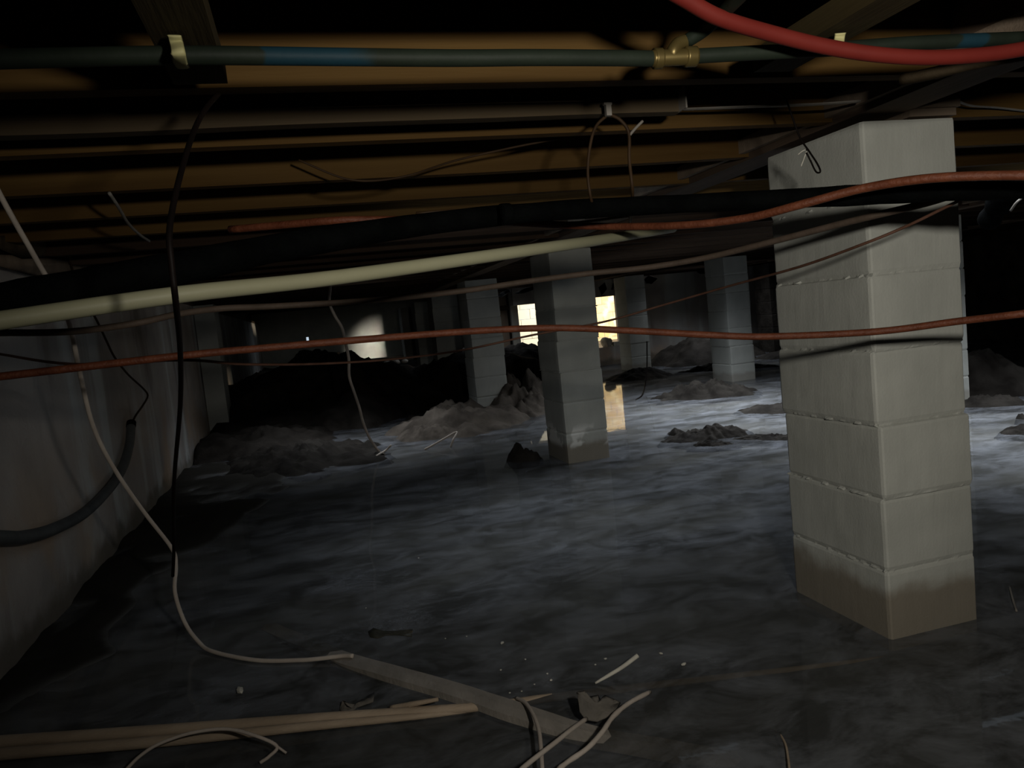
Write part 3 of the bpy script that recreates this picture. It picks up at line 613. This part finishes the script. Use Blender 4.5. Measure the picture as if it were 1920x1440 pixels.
def scrap(name, pts, th, m, label, cat, seed, amp=.012):
    """irregular thick sheet; pts outline given at their real places"""
    P = [Vector(p) for p in pts]; n = len(P); c = sum(P, Vector()) / n; v, f = [], []
    rings = [1, .66, .33]
    for s_ in (0, -th):
        for q in rings:
            for p in P:
                a = c.lerp(p, q); v.append((a.x, a.y, a.z + s_ + amp * nz(a.x, a.y, 0, 22, seed)))
        v.append((c.x, c.y, c.z + s_ + amp * nz(c.x, c.y, 0, 22, seed)))
    k = 3 * n + 1
    for side in (0, k):
        for r_ in range(2):
            for i in range(n):
                i2 = (i + 1) % n; f.append((side+r_*n+i, side+r_*n+i2, side+(r_+1)*n+i2, side+(r_+1)*n+i))
        for i in range(n): f.append((side+2*n+i, side+2*n+(i+1) % n, side+3*n))
    for i in range(n):
        i2 = (i + 1) % n; f.append((i, i2, k+i2, k+i))
    o = obj(name, v, f, m, smooth=True); tag(o, label, cat); return o
scrap('curled_leaf', [(0.5225,1.6877,0.07),(0.5394,1.6771,0.075),(0.5505,1.678,0.06),(0.5761,1.6865,0.05),(0.5775,1.6738,0.045),(0.5919,1.6844,0.05),(0.6106,1.6694,0.05),(0.6284,1.6801,0.03),(0.5984,1.645,0.03),(0.5739,1.6251,0.03),(0.55,1.6335,0.025),(0.525,1.6434,0.03),(0.5143,1.6501,0.045),(0.5171,1.6611,0.06)], .004, M['rag'], 'torn grey leaf with a notch resting on the water near the cut wires', 'leaf', 71)
scrap('sunken_leaf', [(0.0847,2.5031,0.003),(0.1041,2.526,0.003),(0.1319,2.4867,0.003),(0.1594,2.4669,0.003),(0.2246,2.4453,0.003),(0.2138,2.3911,0.003),(0.177,2.4248,0.003),(0.1398,2.445,0.003),(0.1097,2.434,0.003),(0.0877,2.455,0.003)], .002, M['leafd'], 'flat dark leaf floating alone on the open water', 'leaf', 72, .002)
scrap('floating_leaf', [(-0.0293,2.0099,0.004),(-0.0184,2.0262,0.02),(-0.0065,1.9898,0.02),(0.0059,1.9987,0.004),(0.059,1.9924,0.012),(0.0659,2.0285,0.02),(0.0415,2.0133,0.015),(0.0082,1.9875,0.006),(-0.0138,1.9904,0.004)], .002, M['rag'], 'small grey torn leaf just behind the twin batten', 'leaf', 73, .004)
def chip(px, sz, ln, rot, label, seed):
    bm = bmesh.new(); bmesh.ops.create_icosphere(bm, subdivisions=1, radius=1)
    for q in bm.verts: q.co *= 1 + .35 * nz(q.co.x, q.co.y, q.co.z, 1.4, seed)
    me = bpy.data.meshes.new('debris_chip'); bm.to_mesh(me); bm.free(); me.materials.append(M['chip'])
    o = bpy.data.objects.new('debris_chip', me); C.objects.link(o); o.location = px; o.scale = (sz * ln, sz, sz * .6); o.rotation_euler = (0, 0, rot)
    return tag(o, label, 'chip', 'debris chips on the water')
chip((-0.2941,2.2431,0.01), .010, 2.3, 1.9, 'largest pale chip floating between the white cable and the twin batten', 1)
CH = [(942,1205,5,1.8),(1282,1245,5,1.8),(1239,1225,4,1.5),(985,1236,3,1),(1026,1263,3,1),(1033,1275,3.5,1.2),(1135,1235,3.5,1.4),(1116,1246,3,1),(939,1256,3,1),(956,1299,2.6,1),(978,1296,2.6,1),(1002,1283,2.6,1),(686,1140,2.6,1),(875,1193,2.6,1),(835,1197,2.4,1),(785,1046,3,1)]
CP = [(0.464,2.2011,0.004),(0.8751,1.8302,0.004),(0.8495,1.9162,0.004),(0.4958,2.0607,0.004),(0.5254,1.948,0.004),(0.5232,1.9085,0.004),(0.6997,1.9576,0.004),(0.6615,1.9375,0.004),(0.415,2.0292,0.004),(0.4042,1.891,0.004),(0.4346,1.8852,0.004),(0.4761,1.906,0.004),(0.0947,2.721,0.004),(0.3742,2.3014,0.004),(0.3096,2.3187,0.004),(0.3532,3.1985,0.004)]
for k, (p, c) in enumerate(zip(CP, CH)):
    chip(p, .0011 * c[2], c[3], R.uniform(0, 3), {0: 'pale chip alone behind the scatter of specks', 1: 'pale elongated chip past the stick, toward the big pier'}.get(k, 'tiny pale speck floating on the dark water'), k * 3.0)

# torn foil and scraps under the far ceiling
for k, (pts, lab) in enumerate((
    ([(2.8105,11.2,1.3134),(2.9482,11.2,1.3645),(3.0173,11.2,1.3902),(3.0608,11.2,1.3304),(2.9069,11.2,1.2886)], 'bright torn foil scrap beside the top of the mound pier'),
    ([(3.1456,11.3,1.3203),(3.3199,11.3,1.3692),(3.4505,11.3,1.3981),(3.4548,11.3,1.3572),(3.2712,11.3,1.3089)], 'bright foil strip touching the white-patched pier'),
    ([(4.544,11.4,1.291),(4.658,11.4,1.348),(4.6857,11.4,1.2616),(4.5862,11.4,1.1698)], 'crumpled foil over the sunlit doorway'),
    ([(4.7823,11.4,1.3204),(4.8216,11.4,1.3506),(4.7922,11.4,1.2353),(4.7578,11.4,1.2552)], 'small foil strip hanging beside the doorway pier top'),
    ([(5.1482,11,1.3191),(5.2257,11,1.3781),(5.3652,11,1.325),(5.2694,11,1.2674),(5.18,11,1.2752)], 'curled foil scrap at the top of the grey back wall'),
    ([(6.0011,11,1.454),(6.0403,11,1.4758),(6.1077,11,1.3951),(6.1908,11,1.4886),(6.2141,11,1.3276),(6.0847,11,1.3469)], 'small foil scrap beside the bright-faced pier top'))):
    o = scrap('foil_scrap', pts, .01, M['foil'], lab, 'foil', 80 + k, .03); o['group'] = 'foil scraps under the ceiling'
o = MB().box(-.05, .05, -.09, .09, -.03, .035).box(-.03, .0505, -.03, .03, -.008, .012).out('blue_carton', M['bluebox']); o.location = (-1,3.2722,1.5463)
tag(o, 'small dark blue carton wedged on top of the stained wall', 'carton')
for k, (pts, m_) in enumerate((([(-0.96,2.9361,1.4222),(-0.95,3.3415,1.4731),(-0.93,4.1362,1.5422),(-0.9,5.0048,1.6313),(-0.9,4.82,1.5676),(-0.95,3.914,1.4836),(-0.97,3.2595,1.405)], 'hung'), ([(-0.98,2.9742,1.3751),(-0.98,3.6134,1.4263),(-0.98,4.0832,1.419),(-0.97,5.1042,1.4759),(-0.98,4.8366,1.4127),(-0.99,3.8329,1.3507),(-1,3.2808,1.366)], 'block'), ([(-0.9,4.7818,1.5097),(-0.87,6.3939,1.6535),(-0.87,8.6306,1.8315),(-0.88,7.0005,1.6313),(-0.92,5.3404,1.5111)], 'hung'))):
    scrap('insulation_scrap', pts, .03, M[m_], ('ragged brown insulation strip along the top of the stained wall', 'torn tan insulation strip hanging lowest on the stained wall', 'ragged brown insulation clump beside the black foam pipe')[k], 'insulation', 95 + k, .03)
t = thing('flexible_duct', (3.7456,3.4,1.3475), 'dark slumped flexible duct end past the top of the big pier', 'duct')
a = [(3.8428,3.6,1.225),(3.8235,3.5,1.3159),(3.8213,3.4,1.3949),(3.9299,3.3,1.4749),(4.1014,3.2,1.5151)]
under(tube('duct_sleeve', a, [.05,.07,.075,.08,.08], M['black'], seg=16, jit=.3), t)
a = [(3.6287,3.25,1.2595),(3.6274,3.2,1.3035),(3.7344,3.2,1.3464),(3.8766,3.2,1.3548)]
under(tube('duct_wire', a, .006, M['sheath'], seg=8), t)
tube('splinter', [(-0.93,3.9821,1.465),(-0.93,4.3166,1.505),(-0.93,4.8866,1.571)], .006, M['sheath'], 'pale thin splinter on the ceiling above the stained wall', 'splinter', seg=6, flat=.5)
# brown panel, cross rail and stone beyond the piers
pn = thing('panel_screen', (2.85, 12.3, .3), 'brown board panel with dark rails beyond the mound pier', 'panel')
MB().box(.0, .42, .02, .05, 0, 1.05).out('panel_sheet', M['ply'], pn)
MB().box(-.05, .47, -.03, .02, .78, .86).out('rail', M['beam'], pn); MB().box(-.05, .47, -.03, .02, 1.02, 1.1).out('rail', M['beam'], pn)
MB().box(.42, .52, -.02, .08, 0, 1.3).out('post', M['soil'], pn)
bm = bmesh.new(); bmesh.ops.create_icosphere(bm, subdivisions=3, radius=.1)
for q in bm.verts: q.co *= 1 + .4 * nz(q.co.x, q.co.y, q.co.z, 9, 3.0)
me = bpy.data.meshes.new('yard_stone'); bm.to_mesh(me); bm.free(); me.materials.append(M['stone'])
o = bpy.data.objects.new('yard_stone', me); C.objects.link(o); o.location = (4.88, BY + .1, .36); tag(o, 'rough grey stone on the sill of the sunlit doorway', 'stone')
o = MB().box(-.06, .08, -.05, .05, 0, .07).out('yard_box', M['chip']); o.location = (5.04, BY + .08, .301); tag(o, 'small white box on the sill of the sunlit doorway', 'box')

# ------------------------------------------------------------------ light
def area(name, loc, direction, sx, sy, power, col):
    l = bpy.data.lights.new(name, 'AREA'); l.shape = 'RECTANGLE'; l.size = sx; l.size_y = sy; l.energy = power; l.color = col
    o = bpy.data.objects.new(name, l); C.objects.link(o); o.location = loc
    o.rotation_euler = Vector(direction).to_track_quat('-Z', 'Y').to_euler(); return o
# torch held beside the photographer
l = bpy.data.lights.new('hand_torch', 'SPOT'); l.energy = 76; l.color = (1.0, .945, .84); l.spot_size = math.radians(122); l.spot_blend = 1.0; l.shadow_soft_size = .04
o = bpy.data.objects.new('hand_torch', l); C.objects.link(o); o.location = (.38, -.10, 1.165)
o.rotation_euler = (Vector((1.15, 2.2, 1.22)) - o.location).to_track_quat('-Z', 'Y').to_euler()
# added downward lamps under the made-up gaps, brightening silt and pier feet
for g in GAPS:
    area('gap_fill', ((g[0] + g[1]) / 2, (g[2] + g[3]) / 2, 1.396), (0, 0, -1), g[1] - g[0], g[3] - g[2], g[4], (.88, .93, 1.0)).data.spread = math.radians(g[5])
# sunlight in the yard
area('yard_sun', (8.5, 9.0 + 3.6, 3.6), (-.62, .72, -.55), 1.2, 1.2, 900, (1.0, .88, .66))
area('far_wall_fill', (3.9, 17.5, .95), (-1.75, 2.3, -.36), .22, .22, 16, (1.0, .95, .84)).data.spread = math.radians(29)  # added narrow beam that brightens the far wall, not part of the sky

wd = bpy.data.worlds.new('sky'); S.world = wd; wd.use_nodes = True
wd.node_tree.nodes['Background'].inputs[0].default_value = (.72, .86, 1.0, 1); wd.node_tree.nodes['Background'].inputs[1].default_value = .7
S.view_settings.view_transform = 'Standard'; S.view_settings.look = 'None'; S.view_settings.gamma = 1; S.view_settings.exposure = 0
S.view_settings.use_curve_mapping = False
try:
    S.cycles.use_denoising = True; S.cycles.sample_clamp_indirect = 2.0
except Exception: pass
